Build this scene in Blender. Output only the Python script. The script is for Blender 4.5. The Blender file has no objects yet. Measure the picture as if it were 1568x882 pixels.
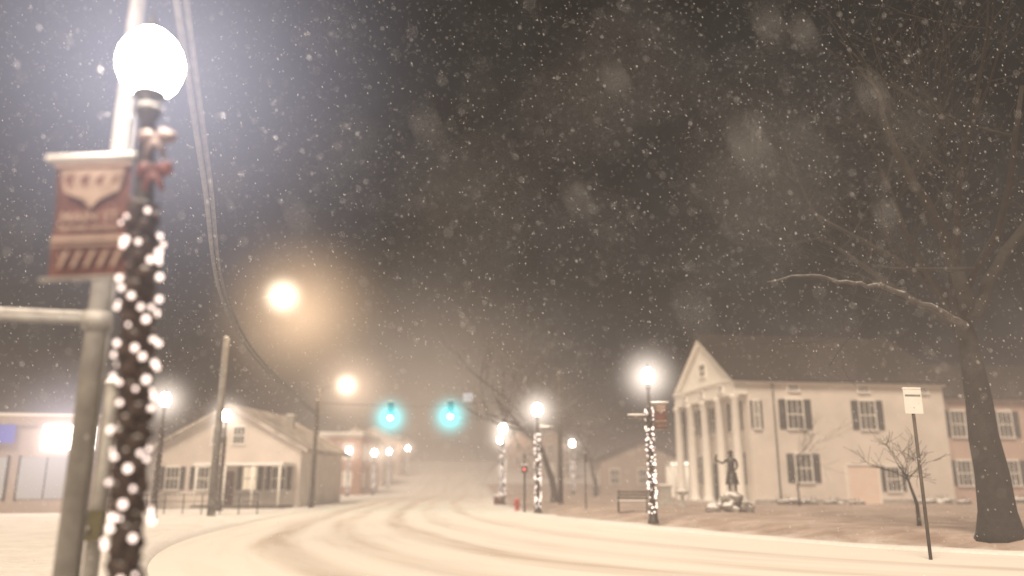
import bpy, math, random
from mathutils import Vector, Matrix, noise
random.seed(7)
S = bpy.context.scene
S.view_settings.view_transform = 'Standard'
S.view_settings.look = 'None'
S.view_settings.exposure = 0

# ------------------------------------------------------------ materials
def newmat(name):
    m = bpy.data.materials.new(name); m.use_nodes = True
    nt = m.node_tree; nt.nodes.clear()
    out = nt.nodes.new('ShaderNodeOutputMaterial')
    return m, nt, out

def pbr(name, c1, c2=None, scale=6, rough=.8, bump=.2, bscale=None, snow=0.0, metal=0.0, detail=3):
    """two-tone noisy surface; snow>0 lets snow settle on faces that point up"""
    m, nt, out = newmat(name)
    N = nt.nodes.new; L = nt.links.new
    b = N('ShaderNodeBsdfPrincipled'); b.inputs['Roughness'].default_value = rough
    b.inputs['Metallic'].default_value = metal
    tc = N('ShaderNodeTexCoord')
    nz = N('ShaderNodeTexNoise'); nz.inputs['Scale'].default_value = scale; nz.inputs['Detail'].default_value = detail
    L(tc.outputs['Object'], nz.inputs['Vector'])
    rp = N('ShaderNodeValToRGB')
    rp.color_ramp.elements[0].position = .35; rp.color_ramp.elements[1].position = .65
    rp.color_ramp.elements[0].color = (*c1, 1)
    rp.color_ramp.elements[1].color = (*(c2 or [min(1, x*1.25) for x in c1]), 1)
    L(nz.outputs['Fac'], rp.inputs['Fac'])
    col = rp.outputs['Color']
    if snow > 0:
        g = N('ShaderNodeNewGeometry'); sx = N('ShaderNodeSeparateXYZ'); L(g.outputs['Normal'], sx.inputs[0])
        ad = N('ShaderNodeMath'); ad.operation = 'MULTIPLY_ADD'; L(nz.outputs['Fac'], ad.inputs[0])
        ad.inputs[1].default_value = .5; L(sx.outputs['Z'], ad.inputs[2])
        mr = N('ShaderNodeMapRange'); mr.inputs['From Min'].default_value = 1.05 - snow; mr.inputs['From Max'].default_value = 1.25 - snow
        L(ad.outputs[0], mr.inputs['Value'])
        mx = N('ShaderNodeMix'); mx.data_type = 'RGBA'
        L(mr.outputs['Result'], mx.inputs['Factor']); L(col, mx.inputs[6]); mx.inputs[7].default_value = (.78, .77, .77, 1)
        col = mx.outputs[2]
    L(col, b.inputs['Base Color'])
    if bump >= .3:
        bp = N('ShaderNodeBump'); bp.inputs['Strength'].default_value = bump; bp.inputs['Distance'].default_value = .03
        n2 = N('ShaderNodeTexNoise'); n2.inputs['Scale'].default_value = bscale or scale*3; n2.inputs['Detail'].default_value = 2
        L(tc.outputs['Object'], n2.inputs['Vector']); L(n2.outputs['Fac'], bp.inputs['Height']); L(bp.outputs['Normal'], b.inputs['Normal'])
    L(b.outputs[0], out.inputs['Surface'])
    return m

def siding(name, c, pitch=.2):
    m, nt, out = newmat(name); N = nt.nodes.new; L = nt.links.new
    b = N('ShaderNodeBsdfPrincipled'); b.inputs['Roughness'].default_value = .7
    tc = N('ShaderNodeTexCoord'); sx = N('ShaderNodeSeparateXYZ'); L(tc.outputs['Object'], sx.inputs[0])
    dv = N('ShaderNodeMath'); dv.operation = 'DIVIDE'; dv.inputs[1].default_value = pitch; L(sx.outputs['Z'], dv.inputs[0])
    fr = N('ShaderNodeMath'); fr.operation = 'FRACT'; L(dv.outputs[0], fr.inputs[0])
    nz = N('ShaderNodeTexNoise'); nz.inputs['Scale'].default_value = .7; nz.inputs['Detail'].default_value = 5; L(tc.outputs['Object'], nz.inputs['Vector'])
    rp = N('ShaderNodeValToRGB'); rp.color_ramp.elements[0].position = .3; rp.color_ramp.elements[1].position = .7
    rp.color_ramp.elements[0].color = (*[x*.82 for x in c], 1); rp.color_ramp.elements[1].color = (*c, 1)
    L(nz.outputs['Fac'], rp.inputs['Fac']); L(rp.outputs[0], b.inputs['Base Color'])
    bp = N('ShaderNodeBump'); bp.inputs['Strength'].default_value = .7; bp.inputs['Distance'].default_value = .02
    L(fr.outputs[0], bp.inputs['Height']); L(bp.outputs[0], b.inputs['Normal'])
    L(b.outputs[0], out.inputs['Surface']); return m

def emis(name, col, s, sample=True):
    m, nt, out = newmat(name)
    e = nt.nodes.new('ShaderNodeEmission'); e.inputs[0].default_value = (*col, 1); e.inputs[1].default_value = s
    nt.links.new(e.outputs[0], out.inputs['Surface'])
    if not sample:
        try: m.cycles.emission_sampling = 'NONE'
        except Exception: pass
    return m

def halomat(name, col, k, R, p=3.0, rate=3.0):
    """glow put in as a self-emitting volume, not lit snow: emission falls off as k(1-r/R)^p"""
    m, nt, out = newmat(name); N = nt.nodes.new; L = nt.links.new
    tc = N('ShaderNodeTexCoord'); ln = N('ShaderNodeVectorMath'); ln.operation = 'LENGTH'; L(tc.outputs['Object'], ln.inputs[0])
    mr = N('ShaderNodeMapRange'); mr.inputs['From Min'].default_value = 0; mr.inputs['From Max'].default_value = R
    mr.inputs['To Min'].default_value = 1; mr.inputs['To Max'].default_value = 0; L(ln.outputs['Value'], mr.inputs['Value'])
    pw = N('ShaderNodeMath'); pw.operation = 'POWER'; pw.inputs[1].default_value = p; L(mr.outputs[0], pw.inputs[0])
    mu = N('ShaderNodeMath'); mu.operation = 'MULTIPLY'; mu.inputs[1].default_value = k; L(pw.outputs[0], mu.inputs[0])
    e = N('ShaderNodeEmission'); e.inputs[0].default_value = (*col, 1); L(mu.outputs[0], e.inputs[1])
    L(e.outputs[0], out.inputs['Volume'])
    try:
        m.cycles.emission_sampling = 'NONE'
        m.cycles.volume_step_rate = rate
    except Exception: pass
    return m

# ------------------------------------------------------------ mesh builder
class B:
    def __init__(s, M=None): s.v = []; s.f = []; s.mi = []; s.sm = []; s.mats = []; s.M = M or Matrix()
    def add(s, vs, fs, mat, smooth=False):
        if mat not in s.mats: s.mats.append(mat)
        k = s.mats.index(mat); o = len(s.v)
        s.v += [tuple(s.M @ Vector(p)) for p in vs]
        for f in fs: s.f.append([i+o for i in f]); s.mi.append(k); s.sm.append(smooth)
    def box(s, x0, x1, y0, y1, z0, z1, mat):
        vs = [(x, y, z) for z in (z0, z1) for y in (y0, y1) for x in (x0, x1)]
        s.add(vs, [(0,2,3,1),(4,5,7,6),(0,1,5,4),(2,6,7,3),(0,4,6,2),(1,3,7,5)], mat)
    def tube(s, pts, rads, mat, n=8, smooth=True):
        pts = [Vector(p) for p in pts]
        if not hasattr(rads, '__len__'): rads = [rads]*len(pts)
        vs = []; fs = []
        ref = None
        for i, p in enumerate(pts):
            t = (pts[min(i+1, len(pts)-1)] - pts[max(i-1, 0)])
            t = t.normalized() if t.length > 1e-9 else Vector((0,0,1))
            if ref is None: ref = Vector((1,0,0)) if abs(t.x) < .9 else Vector((0,1,0))
            a = (ref - t*ref.dot(t)).normalized(); ref = a; b = t.cross(a)
            for j in range(n):
                an = 2*math.pi*j/n
                vs.append(p + (a*math.cos(an) + b*math.sin(an))*rads[i])
        for i in range(len(pts)-1):
            for j in range(n):
                k = (j+1) % n
                fs.append((i*n+j, i*n+k, (i+1)*n+k, (i+1)*n+j))
        fs.append(tuple(range(n))[::-1]); fs.append(tuple(range((len(pts)-1)*n, len(pts)*n)))
        s.add(vs, fs, mat, smooth)
    def lathe(s, c, prof, mat, n=20, smooth=True):
        vs = []; fs = []; c = Vector(c)
        for r, z in prof:
            for j in range(n):
                a = 2*math.pi*j/n; vs.append((c.x+r*math.cos(a), c.y+r*math.sin(a), c.z+z))
        for i in range(len(prof)-1):
            for j in range(n):
                k = (j+1) % n; fs.append((i*n+j, i*n+k, (i+1)*n+k, (i+1)*n+j))
        fs.append(tuple(range(n))[::-1]); fs.append(tuple(range((len(prof)-1)*n, len(prof)*n)))
        s.add(vs, fs, mat, smooth)
    def ball(s, c, r, mat, n=10, m=7, sc=(1,1,1), rough=0, seed=0):
        vs = []; fs = []
        for i in range(m+1):
            th = math.pi*i/m
            for j in range(n):
                a = 2*math.pi*j/n
                d = Vector((math.sin(th)*math.cos(a), math.sin(th)*math.sin(a), math.cos(th)))
                k = r*(1 + rough*noise.noise(d*1.9 + Vector((seed*3.1, seed, 0))))
                vs.append((c[0]+d.x*k*sc[0], c[1]+d.y*k*sc[1], c[2]+d.z*k*sc[2]))
        for i in range(m):
            for j in range(n):
                k = (j+1) % n; fs.append((i*n+j, (i+1)*n+j, (i+1)*n+k, i*n+k))
        s.add(vs, fs, mat, True)
    def obj(s, name, parent=None, loc=None):
        me = bpy.data.meshes.new(name); me.from_pydata(s.v, [], s.f)
        for m in s.mats: me.materials.append(m)
        me.polygons.foreach_set('material_index', s.mi); me.polygons.foreach_set('use_smooth', s.sm)
        me.update()
        o = bpy.data.objects.new(name, me); S.collection.objects.link(o)
        if parent: o.parent = parent
        if loc: o.location = loc
        return o
def empty(name, loc=(0,0,0)):
    e = bpy.data.objects.new(name, None); e.location = loc; S.collection.objects.link(e); return e

# ------------------------------------------------------------ material set
m_bark = pbr('bark', (.014,.012,.010), (.028,.023,.02), 8, .95, .6, 30)
m_barkpale = pbr('frosted_bark', (.045,.04,.037), (.085,.075,.07), 8, .95, .5, 30, snow=.12)
m_post = pbr('dark_green_post', (.022,.02,.018), (.04,.034,.03), 10, .5, .2)
m_garland = pbr('garland', (.02,.016,.014), (.075,.045,.04), 30, .95, .8, 60, snow=.05)
m_galv = pbr('galvanised_steel', (.17,.16,.15), (.25,.24,.22), 5, .5, .1)
m_wood = pbr('weathered_wood', (.06,.05,.045), (.11,.095,.08), 5, .9, .4)
m_woodpale = pbr('frosted_wood_pole', (.11,.105,.1), (.18,.17,.16), 3, .9, .3)
m_snow = pbr('snow_cap', (.76,.74,.72), (.84,.82,.8), 9, .8, .4)
m_white = siding('white_clapboard', (.82,.76,.70))
m_trim = pbr('white_trim', (.80,.77,.72), (.85,.82,.77), 3, .6, .05)
m_pink = siding('pink_tint_clapboard', (.60,.45,.39))  # on the side wing the pink is coloured light put into the siding
m_tan = siding('tan_clapboard', (.42,.35,.31))
m_pale = siding('pale_clapboard', (.70,.63,.58))
m_brick = pbr('brick', (.2,.09,.06), (.3,.15,.1), 5, .9, .3)
m_shut = pbr('black_shutter', (.02,.022,.022), (.035,.035,.035), 8, .6, .2)
m_glass = pbr('window_glass', (.05,.045,.045), (.11,.1,.095), 1.3, .15, 0)
m_roof = pbr('shingle_roof', (.012,.009,.008), (.022,.016,.014), 3, .95, .5, 20)
m_snowroof = pbr('snowy_roof', (.28,.24,.22), (.55,.5,.46), 1.2, .9, .4, 12)
m_garage = pbr('garage_door_paint', (.78,.62,.54), (.82,.68,.6), 2, .6, .1)
m_iron = pbr('cast_iron', (.02,.02,.02), (.035,.033,.03), 10, .5, .1, snow=.15)
m_bronze = pbr('bronze', (.02,.02,.017), (.045,.04,.033), 8, .45, .3, metal=.3, snow=.05)
m_rock = pbr('rock', (.12,.11,.1), (.3,.27,.25), 4, .95, .8, 12, snow=.3)
m_stone = pbr('stone', (.3,.28,.26), (.42,.4,.37), 6, .9, .4, snow=.25)
m_bush = pbr('snowy_shrub', (.07,.06,.045), (.2,.17,.14), 14, .95, 1, 30, snow=.35)
m_sign = pbr('sign_white', (.75,.74,.72), (.8,.79,.77), 4, .5, 0)
m_maroon = pbr('banner_maroon', (.07,.022,.016), (.13,.045,.034), 5, .8, .2)
m_cream = pbr('banner_cream', (.26,.19,.15), (.36,.27,.22), 7, .8, .1)
m_red = pbr('red_ribbon', (.10,.025,.022), (.17,.05,.04), 6, .6, .1)
m_pinkr = pbr('frosted_ribbon', (.11,.075,.07), (.19,.135,.125), 6, .6, .1)
m_hydr = pbr('hydrant_red', (.35,.04,.03), (.45,.06,.04), 6, .5, .1, snow=.1)
m_yel = pbr('signal_housing', (.05,.045,.02), (.08,.07,.03), 6, .5, .1)
m_cable = pbr('frosted_cable', (.09,.088,.085), (.16,.155,.15), 6, .8, .2)
e_globe = emis('lamp_globe_light', (1,.87,.70), 200)
e_warm = emis('sodium_lamp_light', (1,.72,.40), 420)
e_bulb = emis('mini_bulb', (1,.78,.67), 3.2, False)
e_bulbfar = emis('mini_bulb_far', (1,.82,.70), 4.0, False)
e_green = emis('green_signal_lens', (.08,.95,.85), 110, False)
e_red = emis('red_signal_lens', (1,.12,.1), 4, False)
e_win = emis('lit_window', (1,.76,.5), 1.7, False)
e_store = emis('store_light', (1,.9,.82), 14)
e_blue = emis('store_sign_blue', (.35,.35,1), .8, False)

# ------------------------------------------------------------ terrain
LK = [(60,-2),(40,0),(24,2.3),(12,4.5),(3,7),(-3,10.2),(-6.3,14.5),(-8.8,22),(-10,32),(-10.5,41),(-11.5,60),(-12,80),(-13,110),(-15,145),(-20,200),(-27,260)]
RK = [(60,6),(40,9),(24,12.5),(15,15.5),(9.5,19),(7.6,21.5),(5.8,25),(3.7,30),(1.0,37),(-.3,43),(-1.6,56),(-2.5,78),(-4,105),(-7.5,143),(-13,200),(-20,260)]
def sst(t): t = max(0, min(1, t)); return t*t*(3-2*t)
def kerbx(y):
    if y <= RK[0][1]: return 1e3
    for (x0,y0),(x1,y1) in zip(RK, RK[1:]):
        if y <= y1: return x0+(x1-x0)*(y-y0)/(y1-y0)
    return RK[-1][0]
def hill(y):
    t = min(y, 260)-80
    return 0 if t <= 0 else .040*t*sst(t/60)
def H(x, y):
    d = x-kerbx(y)-1.0
    z = hill(y)
    if d > 0: z += .3*sst(d/2.5)*(1-sst((y-70)/40))
    return z
def cat(P, n):
    out = []
    for i in range(len(P)-1):
        p0 = P[max(i-1,0)]; p1 = P[i]; p2 = P[i+1]; p3 = P[min(i+2,len(P)-1)]
        for k in range(n):
            t = k/n
            out.append(tuple(.5*(2*b+(-a+c)*t+(2*a-5*b+4*c-d)*t*t+(-a+3*b-3*c+d)*t**3) for a,b,c,d in zip(p0,p1,p2,p3)))
    out.append(P[-1]); return out

def axis(rngs):
    a = []
    for s0, e0, st in rngs:
        k = s0
        while k < e0-1e-6: a.append(k); k += st
    a.append(rngs[-1][1]); return a
xs = axis([(-700,-100,60),(-100,-30,5),(-30,35,.75),(35,100,5),(100,700,60)])
ys = axis([(-500,-20,60),(-20,0,4),(0,70,.75),(70,300,3),(300,900,60)])
vs = []; yard = []
for y in ys:
    for x in xs:
        z = H(x, y)
        d = x-kerbx(y)
        if d > 2.5: z += .05*noise.noise(Vector((x*.5, y*.5, 0)))
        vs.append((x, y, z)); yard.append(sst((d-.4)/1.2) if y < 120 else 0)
nx = len(xs)
fs = [(j*nx+i, j*nx+i+1, (j+1)*nx+i+1, (j+1)*nx+i) for j in range(len(ys)-1) for i in range(nx-1)]
me = bpy.data.meshes.new('ground'); me.from_pydata(vs, [], fs)
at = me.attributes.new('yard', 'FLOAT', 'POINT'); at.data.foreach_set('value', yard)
me.polygons.foreach_set('use_smooth', [True]*len(fs))
g = bpy.data.objects.new('ground', me); S.collection.objects.link(g)
m, nt, out = newmat('snow_ground'); N = nt.nodes.new; L = nt.links.new
b = N('ShaderNodeBsdfPrincipled'); b.inputs['Roughness'].default_value = .85
tc = N('ShaderNodeTexCoord'); n1 = N('ShaderNodeTexNoise'); n1.inputs['Scale'].default_value = .8; n1.inputs['Detail'].default_value = 6; n1.inputs['Roughness'].default_value = .7
L(tc.outputs['Object'], n1.inputs[0])
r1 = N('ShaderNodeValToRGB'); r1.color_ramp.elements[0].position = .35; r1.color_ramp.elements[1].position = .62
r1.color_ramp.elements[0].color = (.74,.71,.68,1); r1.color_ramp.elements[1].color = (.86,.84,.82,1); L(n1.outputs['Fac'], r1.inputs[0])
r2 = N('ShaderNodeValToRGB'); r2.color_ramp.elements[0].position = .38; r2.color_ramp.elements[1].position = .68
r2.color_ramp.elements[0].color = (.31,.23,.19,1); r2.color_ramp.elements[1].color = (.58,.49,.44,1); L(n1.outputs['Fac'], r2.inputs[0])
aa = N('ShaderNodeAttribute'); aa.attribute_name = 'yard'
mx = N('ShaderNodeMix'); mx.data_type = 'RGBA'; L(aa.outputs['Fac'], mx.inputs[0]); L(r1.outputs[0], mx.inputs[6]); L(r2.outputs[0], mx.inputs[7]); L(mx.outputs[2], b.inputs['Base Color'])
n2 = N('ShaderNodeTexNoise'); n2.inputs['Scale'].default_value = 3; n2.inputs['Detail'].default_value = 4; L(tc.outputs['Object'], n2.inputs[0])
bp = N('ShaderNodeBump'); bp.inputs['Strength'].default_value = .6; bp.inputs['Distance'].default_value = .1; L(n2.outputs['Fac'], bp.inputs['Height']); L(bp.outputs[0], b.inputs['Normal'])
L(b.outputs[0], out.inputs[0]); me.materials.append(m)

# road strip with uv: u across, v along
CL = cat(LK, 14); CR = cat(RK, 14); W = 16
vs = []; uv = []
ln = 0; prev = None
for a, c in zip(CL, CR):
    mid = ((a[0]+c[0])/2, (a[1]+c[1])/2)
    if prev: ln += math.dist(mid, prev)
    prev = mid
    for k in range(W+1):
        t = k/W; x = a[0]+(c[0]-a[0])*t; y = a[1]+(c[1]-a[1])*t
        vs.append((x, y, hill(y)+.012)); uv.append((t, ln))
fs = [(j*(W+1)+i, j*(W+1)+i+1, (j+1)*(W+1)+i+1, (j+1)*(W+1)+i) for j in range(len(CL)-1) for i in range(W)]
me = bpy.data.meshes.new('road'); me.from_pydata(vs, [], fs)
ul = me.uv_layers.new(name='UVMap')
for lp in me.loops: ul.data[lp.index].uv = uv[lp.vertex_index]
road = bpy.data.objects.new('road', me); S.collection.objects.link(road)
m, nt, out = newmat('snow_covered_road'); N = nt.nodes.new; L = nt.links.new
b = N('ShaderNodeBsdfPrincipled'); b.inputs['Roughness'].default_value = .8
tc = N('ShaderNodeTexCoord'); sp = N('ShaderNodeSeparateXYZ'); L(tc.outputs['UV'], sp.inputs[0])
wn = N('ShaderNodeTexNoise'); wn.inputs['Scale'].default_value = .06; wn.inputs['Detail'].default_value = 1; L(tc.outputs['Object'], wn.inputs[0])
ma = N('ShaderNodeMath'); ma.operation = 'MULTIPLY_ADD'; ma.inputs[1].default_value = .12; L(wn.outputs['Fac'], ma.inputs[0]); L(sp.outputs['X'], ma.inputs[2])
sb = N('ShaderNodeMath'); sb.operation = 'SUBTRACT'; sb.inputs[1].default_value = .06; L(ma.outputs[0], sb.inputs[0])
rp = N('ShaderNodeValToRGB'); cr = rp.color_ramp
cr.elements[0].position = 0; cr.elements[0].color = (1,1,1,1)
cr.elements[1].position = 1; cr.elements[1].color = (1,1,1,1)
for c0, w0, d0 in [(.17,.05,.7),(.30,.05,.4),(.46,.055,.6),(.60,.05,.25),(.76,.045,.4)]:
    for p, v in [(c0-w0,1),(c0-w0*.3,1-d0),(c0+w0*.3,1-d0),(c0+w0,1)]:
        e = cr.elements.new(p); e.color = (v,v,v,1)
L(sb.outputs[0], rp.inputs[0])
mp = N('ShaderNodeMapping'); mp.inputs['Scale'].default_value = (20, .18, 1); L(tc.outputs['UV'], mp.inputs[0])
sn = N('ShaderNodeTexNoise'); sn.inputs['Scale'].default_value = 1; sn.inputs['Detail'].default_value = 4; L(mp.outputs[0], sn.inputs[0])
m2 = N('ShaderNodeMath'); m2.operation = 'MULTIPLY_ADD'; m2.inputs[1].default_value = .8; L(sn.outputs['Fac'], m2.inputs[0]); m2.inputs[2].default_value = .05
m3 = N('ShaderNodeMath'); m3.operation = 'SUBTRACT'; m3.inputs[0].default_value = 1; L(rp.outputs[0], m3.inputs[1])
m4 = N('ShaderNodeMath'); m4.operation = 'MULTIPLY'; m4.use_clamp = True; L(m3.outputs[0], m4.inputs[0]); L(m2.outputs[0], m4.inputs[1])
m5 = N('ShaderNodeMath'); m5.operation = 'MULTIPLY_ADD'; m5.use_clamp = True; m5.inputs[1].default_value = 1.5
m6 = N('ShaderNodeMapRange'); m6.inputs['From Min'].default_value = .5; m6.inputs['From Max'].default_value = .8; m6.inputs['To Max'].default_value = .25; L(sn.outputs['Fac'], m6.inputs[0])
L(m4.outputs[0], m5.inputs[0]); L(m6.outputs[0], m5.inputs[2])
mx = N('ShaderNodeMix'); mx.data_type = 'RGBA'; L(m5.outputs[0], mx.inputs[0]); mx.inputs[6].default_value = (.86,.83,.78,1); mx.inputs[7].default_value = (.43,.34,.27,1)
L(mx.outputs[2], b.inputs['Base Color'])
L(b.outputs[0], out.inputs[0]); me.materials.append(m)

def kerb(name, line, side):
    k = B(); pts = [(x, y) for x, y in line]
    prof = [(0,-.02),(.1,.05),(.3,.085),(.6,.075),(.95,.03),(1.2,-.02)]
    vs = []; n = len(prof)
    for i, (x, y) in enumerate(pts):
        a = Vector(pts[max(i-1,0)]); c = Vector(pts[min(i+1,len(pts)-1)]); t = (c-a).normalized(); nn = Vector((t.y,-t.x))*side
        for q, (o, z) in enumerate(prof):
            w = 1+.5*noise.noise(Vector((x*.7,y*.7,q)))
            vs.append((x+nn.x*o*w, y+nn.y*o*w, hill(y)+z*w))
    fs = [(i*n+j, i*n+j+1, (i+1)*n+j+1, (i+1)*n+j) for i in range(len(pts)-1) for j in range(n-1)]
    k.add(vs, fs, m_snow, True); return k.obj(name)
kerb('kerb', CR, 1); kerb('kerb', CL, -1)

# ------------------------------------------------------------ lamps
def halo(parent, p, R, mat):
    b = B(); b.ball((0,0,0), R, mat, 16, 10); return b.obj('emissive_glow', parent, p)  # emissive sphere added to imitate glow in the air
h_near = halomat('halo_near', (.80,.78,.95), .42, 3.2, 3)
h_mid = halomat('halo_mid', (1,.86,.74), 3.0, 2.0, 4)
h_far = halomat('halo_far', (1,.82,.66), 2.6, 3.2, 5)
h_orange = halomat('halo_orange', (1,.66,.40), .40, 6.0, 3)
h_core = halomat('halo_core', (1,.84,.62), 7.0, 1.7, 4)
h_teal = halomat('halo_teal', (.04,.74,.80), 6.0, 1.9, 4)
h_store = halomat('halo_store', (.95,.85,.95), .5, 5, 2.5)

def street_lamp(x, y, z0, hg, lean=0, wrap_top=None, banners=(), near=False, lit_wrap=True, seed=0, halo_m=None, R=2.0):
    rnd = random.Random(seed)
    root = empty('street_lamp', (x, y, z0))
    post = B()
    n = 16 if near else 10
    post.lathe((0,0,0), [(.2,0),(.2,.1),(.16,.16),(.15,.5),(.11,.62),(.08,.75),(.075,hg-.9),(.06,hg-.5),(.1,hg-.42),(.1,hg-.36),(.06,hg-.33),(.13,hg-.26),(.13,hg-.22)], m_post, n)
    o = post.obj('post', root)
    gl = B()
    gl.lathe((0,0,hg), [(.12,-.25),(.2,-.16),(.25,-.03),(.255,.04),(.235,.13),(.18,.23),(.1,.31)], e_globe, 18 if near else 10)
    gl.obj('globe', root)
    cap = B(); cap.lathe((0,0,hg), [(.11,.31),(.07,.36),(.03,.39),(.03,.44),(.012,.5)], m_post, 10); cap.obj('finial', root)
    wt = wrap_top or hg-1.15
    wr = B()
    k = 0; z = .3
    while z < wt:
        a = k*2.399; rr = .055
        wr.ball((rr*math.cos(a), rr*math.sin(a), z), .075, m_garland, 8, 6, (1,1,.9), .8, k*.7+seed); z += .03 if near else .05; k += 1
    wr.obj('garland', root)
    bl = B()
    nb = 125 if near else 130
    for i in range(nb):
        t = rnd.random(); a = rnd.random()*2*math.pi; rr = .13+rnd.random()*.03
        zz = .35+(wt-.35)*max(0,min(1,t))
        bl.ball((rr*math.cos(a), rr*math.sin(a), zz), (.023 if near else .034)*rnd.uniform(.6,1.35), e_bulb if near else e_bulbfar, 6, 4)
    if lit_wrap: bl.obj('string_lights', root)
    bw = B()
    for zc, mt in ((wt+.22, m_red), (wt+.5, m_pinkr)):
        for sx in (-1, 1):
            bw.ball((.12+sx*.07, -.1, zc+.03), .085, mt, 8, 6, (1,.5,.7), .5, seed+zc+sx)
            bw.tube([(.12,-.11,zc),(.12+sx*.05,-.12,zc-.08),(.12+sx*.07,-.11,zc-.15)], [.03,.028,.02], mt, 5)
    if near: bw.obj('ribbon_bow', root)
    for sx, zt, w, hgt, yaw in banners:
        bn = B(Matrix.Rotation(yaw, 4, 'Z'))
        g0 = .1 if near else .2
        x0, x1 = (-w-g0, -g0) if sx < 0 else (g0, w+g0)
        bn.tube([(0,0,zt+.03),((x0 if sx<0 else x1)*1.1,0,zt+.03)], .02, m_galv, 8)
        bn.tube([(sx*.06,0,zt+.065),((x0 if sx<0 else x1)*1.12,0,zt+.065)], .028, m_snow, 8)
        bn.tube([(0,0,zt-hgt-.02),((x0 if sx<0 else x1)*1.1,0,zt-hgt-.02)], .018, m_galv, 8)
        nx_, nz_ = 10, 14; vs = []; fs = []
        for j in range(nz_+1):
            for i in range(nx_+1):
                u = i/nx_; v = j/nz_
                vs.append((x0+(x1-x0)*u, .025*math.sin(u*3+v*4)*math.sin(v*math.pi), zt-hgt*v))
        for j in range(nz_):
            for i in range(nx_): fs.append((j*(nx_+1)+i, j*(nx_+1)+i+1, (j+1)*(nx_+1)+i+1, (j+1)*(nx_+1)+i))
        bn.add(vs, fs, m_maroon, True)
        def patch(u0,u1,v0,v1,mat,off=.033):
            bn.box(x0+(x1-x0)*u0, x0+(x1-x0)*u1, -off-.003, -off+.003, zt-hgt*v1, zt-hgt*v0, mat)
        patch(0,1,.0,.03,m_cream); patch(.02,.98,.66,.70,m_cream); patch(.02,.98,.73,.745,m_cream)
        cx = (x0+x1)/2
        ew = (x1-x0)
        bn.add([(cx-ew*.42,-.034,zt-hgt*.06),(cx+ew*.42,-.034,zt-hgt*.06),(cx+ew*.36,-.034,zt-hgt*.26),(cx+ew*.1,-.034,zt-hgt*.34),(cx,-.034,zt-hgt*.42),(cx-ew*.1,-.034,zt-hgt*.34),(cx-ew*.36,-.034,zt-hgt*.26)], [(0,6,5,4,3,2,1)], m_cream)
        for q in range(4):
            xx = cx-ew*.36+ew*.2*q
            bn.add([(xx,-.036,zt-hgt*(.12+.02*q)),(xx+ew*.14,-.036,zt-hgt*.10),(xx+ew*.07,-.036,zt-hgt*(.26-.02*q))], [(0,2,1)], m_maroon)
        for q in range(5):
            xx = cx-ew*.38+ew*.17*q
            bn.add([(xx,-.034,zt-hgt*.93),(xx+ew*.05,-.034,zt-hgt*.93),(xx+ew*.14,-.034,zt-hgt*.79),(xx+ew*.09,-.034,zt-hgt*.79)], [(0,1,2,3)], m_cream)
        bn.obj('banner', root)
        if near:
            for txt, vz, sz in (('MAIN ST', .535, .115), ('HISTORIC DISTRICT', .61, .05)):
                cu = bpy.data.curves.new('banner_text', 'FONT'); cu.body = txt; cu.size = sz; cu.align_x = 'CENTER'; cu.extrude = .001; cu.offset = .002
                cu.materials.append(m_cream)
                t_ = bpy.data.objects.new('banner_text', cu); S.collection.objects.link(t_); t_.parent = root
                t_.matrix_local = Matrix.Rotation(yaw,4,'Z') @ Matrix.Translation((cx, -.04, zt-hgt*vz)) @ Matrix.Rotation(math.pi/2,4,'X')
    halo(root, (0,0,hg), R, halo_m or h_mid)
    root.rotation_euler = (0, lean, 0)
    return root

street_lamp(-2.68, 5.9, 0, 4.93, lean=-math.radians(3.6), wrap_top=3.72, banners=((-1, 4.08, .58, .92, math.radians(4)),), near=True, seed=3, halo_m=h_near, R=3.2)
street_lamp(5.0, 29, .1, 5.2, seed=5, banners=((1, 4.2, .45, .9, 0), (-1, 3.75, .5, .04, 0)))
street_lamp(1.25, 39.3, 0, 4.95, seed=6, banners=((1, 4.1, .5, .06, 0),))
street_lamp(-.6, 53.7, 0, 4.95, seed=8)
street_lamp(-.95, 68, 0, 4.9, seed=9)
street_lamp(5.9, 78.6, H(5.9,78.6), 4.8, seed=10)
street_lamp(-15.2, 34.7, 0, 5.0, seed=11, lit_wrap=False)
street_lamp(-15.6, 43.5, 0, 5.0, seed=12, lit_wrap=False)
FH = dict(halo_m=h_far, R=3.2)
street_lamp(-19.2, 80, 0, 4.8, seed=13, **FH)
street_lamp(-16.6, 82, H(-16,82), 4.5, seed=17, **FH)
street_lamp(-14.7, 86, H(-14,86), 4.4, seed=18, **FH)
street_lamp(-16.5, 108, H(-16.5,108), 4.8, seed=14, **FH)
street_lamp(-17.5, 135, H(-17.5,135), 4.6, seed=15, **FH)

def cobra(px, py, ph, lx, ly, lz, name, pm, r=.14, hm=None, R=5, off=(0,0,0)):
    root = empty(name, (px, py, H(px,py))); z0 = H(px,py)
    b = B(); b.tube([(0,0,0),(0,0,ph*.5),(.0,0,ph)], [r*1.15,r*1.0,r*.85], pm, 12); b.lathe((0,0,ph),[(r*.85,0),(r*.6,.05),(.02,.08)],m_snow,10); b.obj('pole', root)
    a = B(); dx, dy, dz = lx-px, ly-py, lz-z0
    a.tube([(0,0,ph-.3),(dx*.15,dy*.15,ph+(dz-ph)*.45),(dx*.5,dy*.5,ph+(dz-ph)*.85),(dx*.85,dy*.85,dz+.1)], [.035,.03,.03,.03], m_iron, 8)
    a.ball((dx,dy,dz+.14), .3, m_galv, 10, 6, (1.2,.6,.3)); a.obj('arm', root)
    l = B(); l.ball((dx,dy,dz-.06), .26, e_warm, 10, 6, (1,.9,.75)); l.obj('luminaire', root)
    halo(root, (dx+off[0],dy+off[1],dz+off[2]), R, hm); halo(root, (dx,dy,dz-.05), 1.7, h_core); return root
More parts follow.
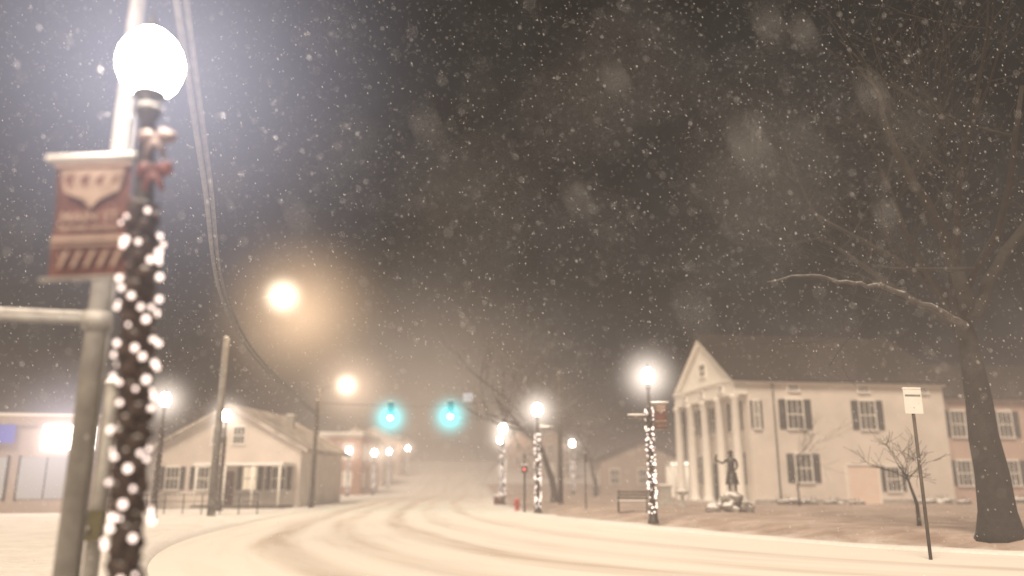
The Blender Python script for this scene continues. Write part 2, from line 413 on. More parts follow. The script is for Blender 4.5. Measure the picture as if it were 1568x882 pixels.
cobra(-13.85, 37.7, 8.3, -11.35, 38, 10.5, 'street_light', m_woodpale, .17, h_orange, 6, (.9,0,-.9))
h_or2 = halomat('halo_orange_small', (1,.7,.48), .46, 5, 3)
cobra(-14.6, 60, 8.2, -12.6, 60, 8.65, 'street_light', m_wood, .14, h_or2, 5, (.3,0,-.3))

# ------------------------------------------------------------ near signal pole, its arm and small post
b = B(); b.tube([(0,0,0),(0,0,.25)], [.2,.2], m_galv, 16); b.tube([(0,0,.25),(0,0,9.5)], [.105,.08], m_galv, 16)
b.tube([(0,0,3.1),(-2.5,.05,3.22),(-5,.1,3.3)], [.045,.04,.035], m_galv, 10)
b.tube([(-.1,0,3.165),(-2.5,.05,3.28),(-5,.1,3.355)], [.03,.03,.025], m_stone, 8)
b.tube([(0,0,3.02),(0,0,3.18)], .14, m_galv, 14)
b.tube([(.12,0,.2),(.13,0,6)], .018, m_cable, 6)
b.obj('traffic_signal_pole', None, (-4.02, 7.5, 0))
b = B(); b.tube([(0,0,0),(0,0,2.6)], .075, m_galv, 14); b.box(-.1,.1,-.1,.1,0,.12,m_galv); b.lathe((0,0,2.6),[(.085,0),(.07,.05),(.02,.09)],m_snow,12)
b.box(-.12,.12,-.15,-.06,1.0,1.3,m_yel); b.ball((0,-.17,1.12),.03,m_galv,8,6)
b.obj('pedestrian_push_button_post', None, (-4.3, 8.5, 0))

# ------------------------------------------------------------ poles, cables, signals
def upole(x, y, h, name='utility_pole', mat=None):
    b = B(); b.tube([(0,0,-.1),(0,0,h)], [.15,.1], mat or m_wood, 10)
    b.lathe((0,0,h),[(.1,0),(.07,.05),(.02,.07)],m_snow,10)
    b.tube([(-.14,0,h-.4),(.14,0,h-.4)],.03,m_galv,6)
    return b.obj(name, None, (x, y, H(x,y)))
upole(-11.3, 46, 6.1)
upole(2.75, 46, 7.4)
def cable(name, pts, r):
    b = B(); b.tube(cat(pts, 8), r, m_cable, 6); return b.obj(name)
cp = [(-11.3,46,5.2),(-9.6,30,5.85),(-7.9,21,6.36),(-5.4,13,6.66),(-3.85,8,6.95),(-1.3,0,7.25),(3,-12,7.6)]
cable('overhead_cable', cp, .045)
cable('overhead_cable', [(x+.09,y,z+.1) for x,y,z in cp], .04)
cable('span_wire', [(-11.3,46,5.95),(-6.9,45.6,5.75),(-3.5,45.3,5.75),(2.75,46,6.4)], .018)
def signal(x, y, zc):
    r = empty('traffic_light', (x, y, zc))
    b = B(); b.box(-.17,.17,-.1,.1,-.55,.55,m_yel); b.tube([(0,0,.55),(0,0,.8)],.02,m_galv,6); b.box(-.17,.17,-.1,.1,.552,.6,m_snow)
    for k, z in enumerate((.36,0,-.36)):
        b.tube([(0,-.1,z),(0,-.13,z)], .13, m_iron, 14)
        n=10; vs=[]; fs=[]
        for i in range(n+1):
            a = math.pi*i/n; vs += [(.15*math.cos(a),-.1,z+.15*math.sin(a)),(.15*math.cos(a),-.32,z+.15*math.sin(a))]
        for i in range(n): fs.append((2*i,2*i+2,2*i+3,2*i+1))
        b.add(vs, fs, m_yel, True)
    b.obj('housing', r)
    l = B(); l.ball((0,-.14,-.36), .15, e_green, 12, 8, (1,.5,1)); l.obj('green_lens', r)
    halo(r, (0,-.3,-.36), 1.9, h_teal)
signal(-6.95, 45.6, 5.41); signal(-3.5, 45.3, 5.46)
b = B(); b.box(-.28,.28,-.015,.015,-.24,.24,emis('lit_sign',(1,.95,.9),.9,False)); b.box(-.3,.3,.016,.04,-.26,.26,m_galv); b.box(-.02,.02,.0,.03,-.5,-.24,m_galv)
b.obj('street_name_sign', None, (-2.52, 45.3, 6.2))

# ------------------------------------------------------------ trees
def tree(name, x, y, h, r, seed, levels=4, mat=m_bark, spread=.6, trunk=.35, limbs=None, lean=(0,0), nchild=(3,5), minr=.006, curl=.16):
    rnd = random.Random(seed); b = B(); z0 = H(x,y)
    def grow(p, d, length, rad, lev, first=False):
        n = 5 if lev > 0 else 7
        pts = [Vector(p)]; rads = [rad]; q = Vector(p); dd = Vector(d).normalized()
        if first:
            pts = [Vector(p)-Vector((0,0,.7)), Vector(p)-Vector((0,0,.5)), Vector(p)]; rads = [rad*1.45, rad*1.25, rad]
        for i in range(n):
            dd = (dd + Vector((rnd.gauss(0,curl), rnd.gauss(0,curl), rnd.gauss(0,curl*.6)+(.05 if lev>0 else 0)))).normalized()
            q = q + dd*length/n; pts.append(q.copy()); rads.append(max(minr, rad*(1-.62*(i+1)/n)))
        b.tube(pts, rads, mat, 10 if lev==0 else (6 if lev==1 else (4 if lev==2 else 3)))
        if lev >= levels: return
        if first: pts = pts[2:]; rads = rads[2:]
        nc = rnd.randint(*nchild)+(2 if lev==0 else 0)
        for k in range(nc):
            t = rnd.uniform(.35,1) if lev else rnd.uniform(.6,1)
            idx = min(n, max(1, int(t*n))); base = pts[idx]
            ax = Vector((rnd.gauss(0,1), rnd.gauss(0,1), rnd.gauss(.15,.45))).normalized()
            nd = (dd*(1-spread)+ax*spread).normalized()
            grow(base, nd, length*rnd.uniform(.55,.8)*(1.25 if lev==0 else 1), rads[idx]*rnd.uniform(.5,.72), lev+1)
    grow((0,0,.6), (lean[0],lean[1],1), h*trunk, r, 0, True)
    if limbs:
        for pts, r0 in limbs:
            pp = cat([Vector(p)-Vector((x,y,z0)) for p in pts], 5); pp = [Vector(p)+Vector((rnd.gauss(0,.03),rnd.gauss(0,.03),rnd.gauss(0,.03))) for p in pp]
            n = len(pp); b.tube(pp, [max(.018, r0*(1-.8*i/n)) for i in range(n)], m_barkpale if r0 < .14 else mat, 8)
            for k in range(8):
                i = rnd.randint(n//4, n-1)
                grow(pp[i], (rnd.gauss(-.2,.6), rnd.gauss(0,.6), rnd.gauss(.3,.5)), rnd.uniform(.6,1.6), r0*.2, levels-1)
    return b.obj(name, None, (x, y, z0))
tree('bare_tree', 11.8, 19.9, 15, .42, 21, 4, m_bark, .55, .42, curl=.09,
     limbs=[([(11.7,19.9,5.3),(11.2,19.9,5.75),(10.4,19.8,6.05),(9.7,19.8,6.45),(8.8,19.7,6.5),(7.7,19.6,6.7),(6.6,19.5,6.55)], .10),
            ([(11.8,19.9,5.9),(11.4,20,8),(10.6,20.2,10.4),(10.2,20.4,13)], .2),
            ([(11.9,19.9,5.7),(13,20,7.4),(14.6,20.3,9),(16,20.5,11)], .2)])
tree('bare_tree', 2.6, 50, 15, .2, 33, 4, m_barkpale, .5, .4, nchild=(3,5))
tree('bare_tree', 15.0, 42.6, 5.5, .05, 41, 3, m_bark, .45, .4)
tree('bare_tree', 11.9, 24, 4.2, .05, 44, 3, m_bark, .6, .3)
tree('bare_tree', -31, 30, 6, .1, 46, 4, m_barkpale, .55, .3)
tree('bare_tree', 6.8, 66, 11, .17, 48, 4, m_barkpale, .55, .35)
tree('bare_tree', 24, 60, 16, .3, 52, 4, m_bark, .55, .4)
tree('bare_tree', -24.5, 66, 11, .2, 53, 4, m_barkpale, .55, .35)

rnd = random.Random(99); b = B()
for i in range(150):
    x = rnd.uniform(-190, 190); y = rnd.uniform(285, 330)
    if rnd.random() < .5: x = rnd.choice([-1,1])*rnd.uniform(30,150) + -8; y = rnd.uniform(130,280)
    z0 = H(x,y); h = rnd.uniform(10,18)
    b.tube([(x,y,z0),(x+rnd.gauss(0,.6),y,z0+h*.6),(x+rnd.gauss(0,1),y,z0+h)], [.3,.18,.04], m_bark, 4)
    for k in range(22):
        zz = z0+h*rnd.uniform(.3,.95); a = rnd.random()*6.28; l = rnd.uniform(1.5,4.5)
        b.tube([(x,y,zz),(x+l*.5*math.cos(a),y+l*.5*math.sin(a),zz+l*.35),(x+l*math.cos(a),y+l*math.sin(a),zz+l*.9)], [.1,.06,.02], m_bark, 3)
b.obj('distant_trees')

# ------------------------------------------------------------ houses
def window(b, axis_, pos, u, z, w, h, shut=True, lit=None, s=-1, sw=.42):
    def bx(u0,u1,d0,d1,z0,z1,mat):
        a, c = sorted((pos+s*d0, pos+s*d1))
        if axis_ == 'x': b.box(u0,u1,a,c,z0,z1,mat)
        else: b.box(a,c,u0,u1,z0,z1,mat)
    bx(u-w/2,u+w/2,.003,.02,z-h/2,z+h/2, lit or m_glass)
    t = .07
    bx(u-w/2-t,u-w/2,.003,.07,z-h/2,z+h/2,m_trim); bx(u+w/2,u+w/2+t,.003,.07,z-h/2,z+h/2,m_trim)
    bx(u-w/2-t,u+w/2+t,.003,.09,z+h/2,z+h/2+.12,m_trim); bx(u-w/2-t-.03,u+w/2+t+.03,.003,.13,z-h/2-.09,z-h/2,m_snow)
    bx(u-w/2,u+w/2,.022,.05,z-.03,z+.03,m_trim)
    for q in (-1,1): bx(u+q*w/6-.015,u+q*w/6+.015,.022,.04,z-h/2,z+h/2,m_trim)
    if shut:
        for q in (-1,1):
            c = u+q*(w/2+t+.02+sw/2)
            bx(c-sw/2,c+sw/2,.004,.06,z-h/2-.02,z+h/2+.05,m_shut)
def gable_roof(b, x0, x1, y0, y1, ze, za, ov, mat, th=.18, along='x'):
    ym = (y0+y1)/2
    sl = (za-ze)/(ym-y0); zo = ze-ov*sl
    vs = []
    for x in (x0, x1):
        vs += [(x,y0-ov,zo),(x,ym,za),(x,y1+ov,zo),(x,y1+ov,zo+th),(x,ym,za+th*1.2),(x,y0-ov,zo+th)]
    fs = [(5,4,10,11),(4,3,9,10),(0,6,7,1),(1,7,8,2),(0,5,11,6),(2,8,9,3),(0,1,4,5),(1,2,3,4),(6,11,10,7),(7,10,9,8)]
    if along == 'y': vs = [(y,x,z) for x,y,z in vs]
    b.add(vs, fs, mat)

M = Matrix.Translation((13.4,45,.3)) @ Matrix.Rotation(math.radians(9),4,'Z')
root = empty('white_columned_house')
w = B(M)
DW = 9.6; ZE = 6.9; ZA = 10.1; PX = -.75
w.box(0,12.3,0,DW,-.4,ZE,m_white)
w.obj('walls', root)
w = B(M)
for xx in (PX+.15, 12.3):
    w.add([(xx,0,ZE),(xx,DW,ZE),(xx,DW/2,ZA)], [(0,1,2)], m_trim)
w.box(PX,-.01,0,DW,ZE-.75,ZE,m_trim)
w.box(PX-.12,-.0,-.12,DW+.12,ZE-.02,ZE+.1,m_trim)
w.box(PX-.06,-.02,-.05,DW+.05,ZE-.85,ZE-.76,m_trim)
for k in range(3):
    window(w,'y',PX,1.9+k*2.9,ZE-.38,.6,.3,False)
window(w,'y',PX+.15,DW/2,ZE+1.1,.9,.7,False)
for s_ in (0,1):
    ya, yb = (0,DW/2) if s_==0 else (DW,DW/2)
    w.add([(PX-.1,ya,ZE+.1),(PX-.1,yb,ZA),(PX-.1,yb,ZA-.35),(PX-.1,ya+(.6 if s_==0 else -.6),ZE+.1),(PX+.12,ya,ZE+.1),(PX+.12,yb,ZA),(PX+.12,yb,ZA-.35),(PX+.12,ya+(.6 if s_==0 else -.6),ZE+.1)],
          [(0,1,2,3),(4,7,6,5),(3,2,6,7),(0,4,5,1)], m_trim)
w.obj('pediment', root)
w = B(M)
for k in range(5):
    yy = .3+k*(DW-.6)/4
    w.lathe((PX+.1,yy,.05), [(.36,0),(.36,.12),(.3,.2),(.27,.3),(.27,2),(.23,ZE-1.2),(.27,ZE-1.15),(.33,ZE-1.0),(.33,ZE-.9)], m_trim, 16)
w.box(PX-.5,-.005,-.2,DW+.2,-.4,.05,m_stone)
w.box(PX-1.0,PX-.505,2.5,6.5,-.4,-.12,m_stone)
w.obj('columns', root)
w = B(M)
gable_roof(w, PX-.25, 12.55, 0, DW, ZE+.1, ZA+.06, .35, m_roof)
w.box(-.0,12.45,-.2,-.003,ZE-.22,ZE-.1,m_trim)
w.obj('roof', root)
w = B(M)
for u, z in ((2.8,4.95),(7.3,4.95)): window(w,'x',0,u,z,.95,1.6)
window(w,'x',0,3.05,1.95,.95,1.5)
window(w,'x',0,8.5,1.35,.8,1.3,True,None,-1,.25)
window(w,'x',0,.45,4.9,.28,1.5,True,None,-1,.12)
for u in (2.8,7.2,11.0): window(w,'x',0,u,6.45,.6,.28,False)
for yy in (1.8,4.8,7.8):
    window(w,'y',0,yy,4.9,.9,1.6)
    if yy != 4.8: window(w,'y',0,yy,1.9,.9,1.7)
w.box(-.05,-.004,4.3,5.3,.05,2.3,m_shut); w.box(-.09,-.052,4.15,4.3,.05,2.45,m_trim); w.box(-.09,-.052,5.3,5.45,.05,2.45,m_trim)
w.box(5.7,7.55,-.05,-.004,-.1,2.0,m_garage); w.box(5.6,5.7,-.08,-.004,-.1,2.1,m_trim); w.box(7.55,7.65,-.08,-.004,-.1,2.1,m_trim); w.box(5.6,7.65,-.09,-.004,2.1,2.2,m_trim)
w.tube([(1.5,-.1,0),(1.5,-.1,ZE-.2)],.05,m_wood,6)
w.box(-.0,12.3,-.04,-.003,-.3,.25,m_stone)
w.obj('windows_and_doors', root)
w = B(M)
w.box(12.305,23,1.2,8.6,-.4,6.3,m_pink)
gable_roof(w, 12.6, 23.3, 1.2, 8.6, 6.3, 8.6, .35, m_roof)
for u in (14.0,17.2,20.2):
    window(w,'x',1.2,u,4.6,.9,1.5); window(w,'x',1.2,u,1.7,.9,1.4)
w.obj('side_wing', root)

rnd = random.Random(4)
for lx, ly, sc in ((1.2,-1.0,.5),(2.6,-1.1,.4),(4.2,-.9,.35),(5.2,-1.2,.3),(9.4,-1,.4),(10.6,-1.1,.45),(12,-1,.35),(15,.2,.5),(17,.2,.45)):
    b = B(); p = M @ Vector((lx,ly,-.02))
    for k in range(7):
        b.ball((rnd.gauss(0,.3)*sc*2, rnd.gauss(0,.2)*sc*2, sc*.35*rnd.uniform(.3,1)), sc*.6, m_bush, 10, 7, (1.1,1,.7), .7, k+lx)
    for k in range(30):
        a = rnd.random()*6.28; r_ = rnd.uniform(.1,.8)*sc
        b.tube([(r_*math.cos(a),r_*math.sin(a),.1),(r_*1.3*math.cos(a),r_*1.3*math.sin(a),sc*rnd.uniform(.7,1.3))],[.012,.004],m_bark,3)
    b.obj('snowy_shrub', None, p)

# ------------------------------------------------------------ left house
M2 = Matrix.Translation((-22.2,50,0)) @ Matrix.Rotation(math.radians(-4),4,'Z')
root = empty('gabled_house')
w = B(M2); w.box(0,9.3,0,9,-.2,3.5,m_pale)
w.add([(0,0,3.5),(9.3,0,3.5),(4.65,0,6.0)], [(0,1,2)], m_pale); w.obj('walls', root)
w = B(M2); gable_roof(w, -.4, 9.5, 0, 9.3, 3.5, 6.0, .5, m_snowroof, .2, 'y')
w.box(6.4,6.9,5,5.5,4.6,5.9,m_stone); w.box(6.38,6.92,4.98,5.52,5.902,6.0,m_snow); w.obj('roof', root)
w = B(M2)
for u in (1.3,3.2,6.2,8.0): window(w,'x',0,u,1.7,.8,1.3,True,e_win if u == 6.2 else None,-1,.3)
window(w,'x',0,4.0,4.3,.7,1,False); window(w,'x',0,5.3,4.3,.7,1,False)
w.box(4.3,5.2,-.05,-.004,0,2.1,m_maroon)
w.obj('windows_and_doors', root)
w = B(M2); w.box(3.6,9.0,-2.2,-.1,2.45,2.6,m_snow); 
for q in (3.8,5.5,7.2,8.8): w.tube([(q,-2.1,0),(q,-2.1,2.45)],.07,m_trim,8)
w.box(3.6,9.0,-2.2,-.1,-.1,.15,m_wood); w.obj('porch', root)
b = B()
for i in range(9): b.tube([(i*.9,0,0),(i*.9,0,.95)],.03,m_iron,6)
for z in (.3,.6,.92): b.tube([(0,0,z),(7.2,0,z)],.022,m_iron,6)
b.obj('metal_railing', None, (-19.5,39.5,0))

root = empty('store_building')
MS = Matrix.Translation((-34.3,38,0)) @ Matrix.Rotation(math.radians(14),4,'Z')
w = B(MS)
w.box(0,13.5,0,12,-.2,4.3,m_tan); w.box(-.15,13.65,-.15,12.15,4.3,4.75,m_tan); w.box(-.1,13.6,-.1,12.1,4.753,4.9,m_snow); w.obj('walls', root)
w = B(MS); e_shop = emis('shop_window',(1,.86,.75),.8,False)
for u in (1,4,7,10): w.box(u,u+2.4,-.06,-.004,.7,2.7,e_shop); w.box(u-.08,u,-.1,-.004,.6,2.8,m_iron); w.box(u+2.4,u+2.48,-.1,-.004,.6,2.8,m_iron); w.box(u+1.17,u+1.23,-.1,-.062,.7,2.7,m_iron)
w.box(10.9,13.3,-.3,-.155,3.1,4.3,e_store)
w.box(8.0,9.6,-.3,-.155,3.4,4.3,e_blue)
w.obj('shopfront', root)
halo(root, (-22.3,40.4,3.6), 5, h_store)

def block(name, x0,x1,y0,y1,h,mat,roofm,rise=0,lit=(),rows=2):
    root = empty(name, (0,0,0)); z0 = H((x0+x1)/2,y0)
    w = B(); w.box(x0,x1,y0,y1,z0-1,z0+h,mat)
    if rise:
        w.add([(x0,y0,z0+h),(x1,y0,z0+h),((x0+x1)/2,y0,z0+h+rise)], [(0,1,2)], mat)
        gable_roof(w, y0-.3, y1, x0, x1, z0+h, z0+h+rise, .4, roofm, .2, 'y')
    else:
        w.box(x0-.15,x1+.15,y0-.15,y1,z0+h,z0+h+.35,m_stone); w.box(x0-.1,x1+.1,y0-.1,y1,z0+h+.353,z0+h+.5,m_snow)
    w.obj('walls', root); w = B(); n = max(2,int((x1-x0)/2.2))
    for r_ in range(rows):
        for k in range(n):
            u = x0+(k+.5)*(x1-x0)/n
            window(w,'x',y0,u,z0+1.7+r_*2.9,.85,1.4,False, e_win if (r_,k) in lit else None)
        for k in range(3):
            window(w,'y', x1 if x1 < -5 else x0, y0+(k+.5)*(y1-y0)/3, z0+1.7+r_*2.9,.85,1.4,False, None, 1 if x1 < -5 else -1)
    w.obj('windows', root)
block('brick_shop_building', -25,-16.5,88,100,6.2,m_brick,m_snowroof,0,((0,0),(0,2)))
block('clapboard_house', -26,-18,112,122,5.2,m_tan,m_snowroof,2.6,((0,1),))
block('clapboard_house', -28,-19,136,148,5.5,m_pink,m_snowroof,2.6,((0,1),(1,2)))
block('brick_shop_building', -31,-23,165,178,6.5,m_brick,m_snowroof,0,((0,0),(0,1)))
block('clapboard_house', 9,17.5,82,92,3.4,m_tan,m_roof,1.8,((0,2),(0,3)),1)
block('clapboard_house', 2.5,10,128,138,5.0,m_tan,m_snowroof,2.4,((0,1),))
block('clapboard_house', -2.5,5,170,180,5.4,m_pink,m_snowroof,2.4,((0,0),))
root = empty('lit_carport'); w = B(); w.box(12.6,15.6,63,66,2.9,3.1,m_trim)
for q in (12.7,15.5): w.tube([(q,63.1,.2),(q,63.1,2.9)],.06,m_trim,8); w.tube([(q,65.9,.2),(q,65.9,2.9)],.06,m_trim,8)
w.box(12.9,15.3,63.3,65.7,2.84,2.895,emis('carport_light',(1,.88,.7),9)); w.box(12.6,15.6,66.1,66.25,.2,2.8,m_trim); w.obj('frame', root)

# ------------------------------------------------------------ yard furniture
def bench(x,y,rot):
    r = empty('park_bench',(x,y,H(x,y))); r.rotation_euler=(0,0,rot)
    b=B()
    for k in range(4): b.box(-.65,.65,-.22+k*.12,-.13+k*.12,.42,.45,m_wood)
    b.box(-.65,.65,-.2,.2,.452,.5,m_snow); b.obj('seat',r)
    b=B()
    for k in range(3): b.box(-.65,.65,.25+k*.02,.28+k*.02,.52+k*.13,.61+k*.13,m_wood)
    b.obj('backrest',r)
    b=B()
    for q in (-.6,.6):
        b.tube([(q,-.22,0),(q,-.2,.42),(q,-.22,.62)],.025,m_iron,6); b.tube([(q,.28,0),(q,.22,.42),(q,.3,.95)],.025,m_iron,6)
        b.tube([(q,-.24,.63),(q,.0,.66),(q,.27,.64)],.022,m_iron,6); b.tube([(q,-.21,.2),(q,.25,.2)],.015,m_iron,6)
    b.obj('legs',r)
bench(5.1,34.5,math.radians(-12))

root = empty('statue_on_rocks',(9.05,33.7,H(9.05,33.7)))
b=B(); rnd=random.Random(12)
for k in range(26):
    a=rnd.random()*6.28; rr=rnd.uniform(0,.85); z=max(0,.62*(1-rr))*rnd.uniform(.4,1)
    b.ball((rr*math.cos(a),rr*.8*math.sin(a),z+.05),rnd.uniform(.18,.34),m_rock,8,6,(1,1,.8),.9,k)
b.ball((.05,0,.6),.42,m_rock,10,7,(1,.9,.8),.8,77)
b.obj('rock_mound',root)
J = [ (0,0,.85,.15),(0,0,1.05,.14),(0,0,1.28,.17),(0,0,1.43,.12),(0,-.01,1.53,.06),(0,-.02,1.63,.085),(0,-.02,1.72,.08),
      (-.1,0,.8,.1),(-.12,-.08,.48,.075),(-.12,0,.1,.05),(-.12,-.13,.03,.045),
      (.1,0,.8,.1),(.14,.04,.46,.075),(.15,.1,.1,.05),(.16,-.02,.03,.045),
      (-.2,0,1.4,.07),(-.36,-.1,1.24,.055),(-.54,-.16,1.34,.042),(-.62,-.18,1.39,.035),
      (.2,0,1.4,.07),(.27,.03,1.15,.055),(.2,-.14,.98,.042),(.14,-.2,.97,.035)]
E = [(0,1),(1,2),(2,3),(3,4),(4,5),(5,6),(0,7),(7,8),(8,9),(9,10),(0,11),(11,12),(12,13),(13,14),(3,15),(15,16),(16,17),(17,18),(3,19),(19,20),(20,21),(21,22)]
me=bpy.data.meshes.new('figure'); me.from_pydata([j[:3] for j in J],E,[])
o=bpy.data.objects.new('figure',me); S.collection.objects.link(o); o.parent=root; o.location=(.1,0,.88); o.rotation_euler=(0,0,-.3)
sk=o.modifiers.new('skin','SKIN')
for i,j in enumerate(J): me.skin_vertices[0].data[i].radius=(j[3],j[3])
me.skin_vertices[0].data[0].use_root=True
ss=o.modifiers.new('sub','SUBSURF'); ss.levels=2; ss.render_levels=2
me.materials.append(m_bronze)
b=B(); b.lathe((0,0,0),[(.2,.86),(.25,.6),(.3,.35),(.31,.33)],m_bronze,12); b.lathe((0,0,0),[(.14,1.68),(.13,1.72),(.085,1.76),(.06,1.82),(.02,1.84)],m_bronze,10)
b.tube([(-.64,-.18,1.28),(-.64,-.18,1.5),(-.6,-.18,1.64)],[.03,.05,.03],m_bronze,6)
for k in range(5): b.tube([(-.62,-.18,1.39),(-.67-.01*k,-.22+.02*k,1.4),(-.7+.01*k,-.22+.02*k,1.37)],[.011,.01,.008],m_bronze,5)
o=b.obj('coat_and_hat',root,(.1,0,.88)); o.rotation_euler=(0,0,-.3)
root.scale=(.93,.93,.93)

b=B(); b.box(-.4,.4,-.25,.25,0,.25,m_stone); b.box(-.3,.3,-.18,.18,.25,.95,m_stone); b.box(-.36,.36,-.22,.22,.95,1.05,m_stone); b.box(-.34,.34,-.2,.2,1.053,1.13,m_snow)
b.obj('stone_monument',None,(7.9,42,.28))
b=B(); b.lathe((0,0,0),[(.22,0),(.2,.08),(.09,.16),(.08,.55),(.14,.62),(.33,.72),(.34,.78)],m_stone,16); b.lathe((0,0,.78),[(.33,0),(.25,.06),(.05,.1)],m_snow,14); b.obj('birdbath',None,(8.4,40.2,.28))

def signpost(name,x,y,h,sw,sh,mat,rot=0,r=.03,postm=m_galv):
    b=B(Matrix.Rotation(rot,4,'Z')); b.tube([(0,.03,0),(0,.03,h)],r,postm,8)
    b.box(-sw/2,sw/2,-.012,-.004,h-sh,h,mat); b.box(-sw/2+.03,sw/2-.03,-.016,-.0125,h-sh*.3,h-sh*.22,m_galv if mat is m_sign else mat)
    b.box(-sw/2,sw/2,-.02,.02,h+.003,h+.04,m_snow)
    for q in (.25,.75): b.ball((0,-.016,h-sh*q),.012,m_galv,6,4)
    return b.obj(name,None,(x,y,H(x,y)))
signpost('traffic_sign',8.6,17,3.5,.42,.52,m_sign,.15,.035,m_wood)
signpost('traffic_sign',3.55,38.9,2.6,.3,.45,m_wood,1.2,.035,m_wood)
r=empty('pedestrian_signal',(.62,40,0)); b=B(); b.tube([(0,0,0),(0,0,2.9)],.05,m_iron,8); b.box(-.15,.15,-.22,-.06,1.95,2.3,m_iron); b.box(-.16,.16,-.23,-.05,2.303,2.35,m_snow); b.obj('post',r)
b=B(); b.ball((-.02,-.225,2.12),.06,e_red,8,6,(1,.3,1)); b.obj('red_hand_lens',r)
b=B(); b.lathe((0,0,0),[(.16,0),(.16,.06),(.11,.08),(.11,.5),(.14,.52),(.13,.6),(.08,.68),(.03,.72)],m_hydr,12)
b.tube([(-.18,0,.38),(.18,0,.38)],.05,m_hydr,8); b.tube([(0,0,.36),(0,-.17,.36)],.06,m_hydr,8); b.obj('fire_hydrant',None,(.25,41.5,0))
b=B(); b.lathe((0,0,0),[(.25,0),(.3,.5),(.33,.55)],m_red,12); b.ball((0,0,.6),.28,m_snow,10,6,(1,1,.5),.3,1); b.obj('planter',None,(-.9,52.6,0))

# ------------------------------------------------------------ falling snow (one mesh)
m, nt, out = newmat('snowflake'); N=nt.nodes.new; L=nt.links.new
d=N('ShaderNodeBsdfDiffuse'); d.inputs[0].default_value=(.9,.9,.9,1); t=N('ShaderNodeBsdfTranslucent'); t.inputs[0].default_value=(.9,.9,.9,1)
mx=N('ShaderNodeMixShader'); mx.inputs[0].default_value=.5; L(d.outputs[0],mx.inputs[1]); L(t.outputs[0],mx.inputs[2]); L(mx.outputs[0],out.inputs[0])
m_flake=m
rnd=random.Random(5); vs=[]; fs=[]
fall=Vector((.45,.1,-1)).normalized()
def flake(p,r,el,sp=.25):
    o=len(vs); dirv=(fall+Vector((rnd.gauss(0,sp),rnd.gauss(0,sp),rnd.gauss(0,sp)))).normalized()
    a=dirv.orthogonal().normalized(); c=dirv.cross(a)
    for q in (dirv*el,a,-dirv*el,-a,c,-c): vs.append(p+q*r)
    for f in ((0,1,4),(1,2,4),(2,3,4),(3,0,4),(1,0,5),(2,1,5),(3,2,5),(0,3,5)): fs.append([o+i for i in f])
for i in range(25000):
    y=4+40*rnd.random()**.8
    x=rnd.uniform(-.78,.78)*(y+2); z=rnd.uniform(0,1)*(1.8+y*.75)
    flake(Vector((x,y,z)), rnd.uniform(.0025,.0052)*(1+y*.03), rnd.uniform(1,4.2))
for i in range(240):
    y=rnd.uniform(.9,4.5); flake(Vector((rnd.uniform(-.65,.65)*y, y, 1.5+rnd.uniform(0,.72)*y)), rnd.uniform(.0018,.0042), rnd.uniform(1,4))
for x,y,z,r,el in ((.088,.62,1.95,.0045,1.3),(.19,.56,1.81,.0055,1.4),(-.03,.6,1.81,.004,1.5),(.06,.8,1.99,.004,1),(.11,1.2,1.72,.003,2),(-.2,.75,1.92,.003,1.4)):
    for k in range(9):
        s_=r*4.0
        flake(Vector((x+rnd.gauss(0,s_),y+rnd.gauss(0,s_),z+rnd.gauss(0,s_))),r*rnd.uniform(.6,1.0),el,.12)
for x,y,z in ((.95,2.3,3.02),(.55,1.7,2.36),(.73,2.0,2.86),(.35,2.4,2.9),(.45,1.9,2.0),(-.25,2.1,2.6),(1.05,2.1,2.7),(1.3,2.6,2.5),(.2,2.3,2.45),(-.75,2.6,2.5)):
    for k in range(9): flake(Vector((x,y,z))+fall*(k-4)*.011,.0056*rnd.uniform(.6,1.1)*(1-abs(k-4)*.12),2.2,.06)
me=bpy.data.meshes.new('falling_snow'); me.from_pydata([tuple(v) for v in vs],[],fs); me.materials.append(m_flake)
o=bpy.data.objects.new('falling_snow',me); S.collection.objects.link(o)

# ------------------------------------------------------------ snow haze in the air, its light put in as emission
m, nt, out = newmat('emissive_haze'); N=nt.nodes.new; L=nt.links.new
e=N('ShaderNodeEmission'); e.inputs[0].default_value=(1,.77,.61,1); e.inputs[1].default_value=.0056
a=N('ShaderNodeVolumeAbsorption'); a.inputs[0].default_value=(0,0,0,1); a.inputs[1].default_value=.0145
ad=N('ShaderNodeAddShader'); L(e.outputs[0],ad.inputs[0]); L(a.outputs[0],ad.inputs[1]); L(ad.outputs[0],out.inputs['Volume'])
try: m.cycles.emission_sampling='NONE'; m.cycles.homogeneous_volume=True
except Exception: pass
b=B(); b.box(-300,300,-60,420,-3,5.6,m); b.obj('emissive_haze')
hz=empty('added_street_glow'); halo(hz,(-11,92,4),28,halomat('halo_town',(1,.75,.55),.038,28,2.0,3))  # big emissive sphere added to brighten the far street, not a real source

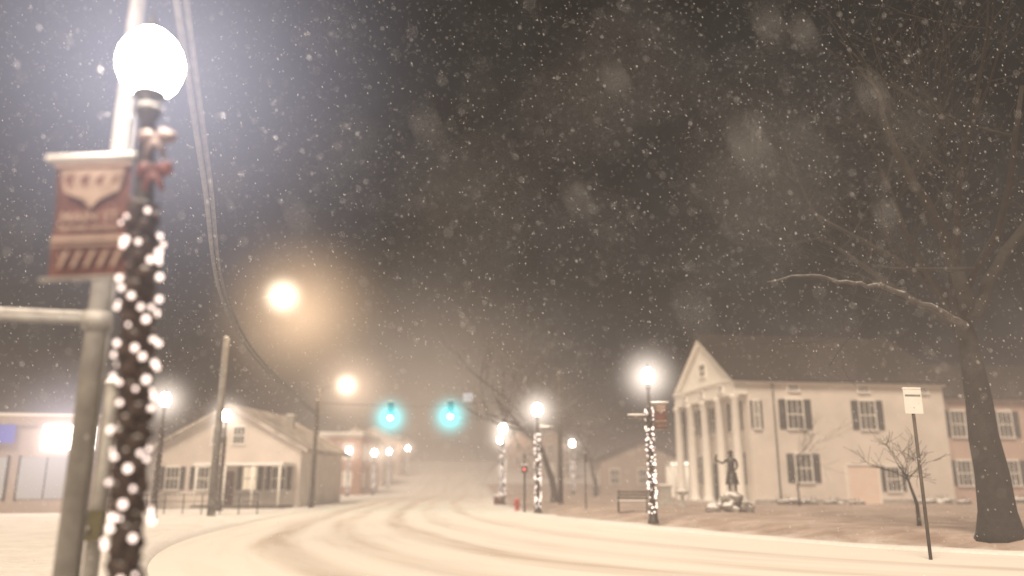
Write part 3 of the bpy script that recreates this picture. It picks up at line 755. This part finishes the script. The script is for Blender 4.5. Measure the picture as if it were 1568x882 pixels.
# ------------------------------------------------------------ sky
wd=bpy.data.worlds.new('World'); S.world=wd; wd.use_nodes=True; nt=wd.node_tree; nt.nodes.clear(); N=nt.nodes.new; L=nt.links.new
out=N('ShaderNodeOutputWorld'); sk=N('ShaderNodeTexSky'); sk.sky_type='NISHITA'; sk.sun_disc=False; sk.sun_elevation=math.radians(1); sk.sun_rotation=math.radians(200)
b1=N('ShaderNodeBackground'); b1.inputs[1].default_value=.0015; L(sk.outputs[0],b1.inputs[0])
tc=N('ShaderNodeTexCoord'); sx=N('ShaderNodeSeparateXYZ'); L(tc.outputs['Generated'],sx.inputs[0])
rp=N('ShaderNodeValToRGB'); cr=rp.color_ramp; cr.elements[0].position=0; cr.elements[0].color=(.045,.038,.034,1); cr.elements[1].position=1; cr.elements[1].color=(.009,.0095,.0093,1)
e_=cr.elements.new(.25); e_.color=(.019,.0185,.017,1); e_=cr.elements.new(.5); e_.color=(.0115,.012,.0113,1); L(sx.outputs['Z'],rp.inputs[0])
nz=N('ShaderNodeTexNoise'); nz.inputs['Scale'].default_value=9; nz.inputs['Detail'].default_value=8; nz.inputs['Roughness'].default_value=.75; L(tc.outputs['Generated'],nz.inputs[0])
mr=N('ShaderNodeMapRange'); mr.inputs['From Min'].default_value=.3; mr.inputs['From Max'].default_value=.7; mr.inputs['To Min'].default_value=.2; mr.inputs['To Max'].default_value=1.9; L(nz.outputs['Fac'],mr.inputs[0])
b2=N('ShaderNodeBackground'); L(rp.outputs[0],b2.inputs[0]); L(mr.outputs[0],b2.inputs[1])
ad=N('ShaderNodeAddShader'); L(b1.outputs[0],ad.inputs[0]); L(b2.outputs[0],ad.inputs[1]); L(ad.outputs[0],out.inputs[0])

ld=bpy.data.lights.new('streetlight_fill','SUN'); ld.energy=6.5; ld.angle=math.radians(25); ld.color=(1,.80,.60)  # added lamp standing in for street lighting out of view
lo=bpy.data.objects.new('streetlight_fill',ld); S.collection.objects.link(lo); lo.rotation_euler=(math.radians(40),0,math.radians(-22))

# ------------------------------------------------------------ camera
cd=bpy.data.cameras.new('camera'); co=bpy.data.objects.new('camera',cd); S.collection.objects.link(co); S.camera=co
co.location=(0,0,1.6); co.rotation_euler=(math.radians(103.7),0,0); cd.lens=27.7; cd.sensor_width=36; cd.clip_start=.05; cd.clip_end=2000
cd.dof.use_dof=True; cd.dof.focus_distance=15; cd.dof.aperture_fstop=.25
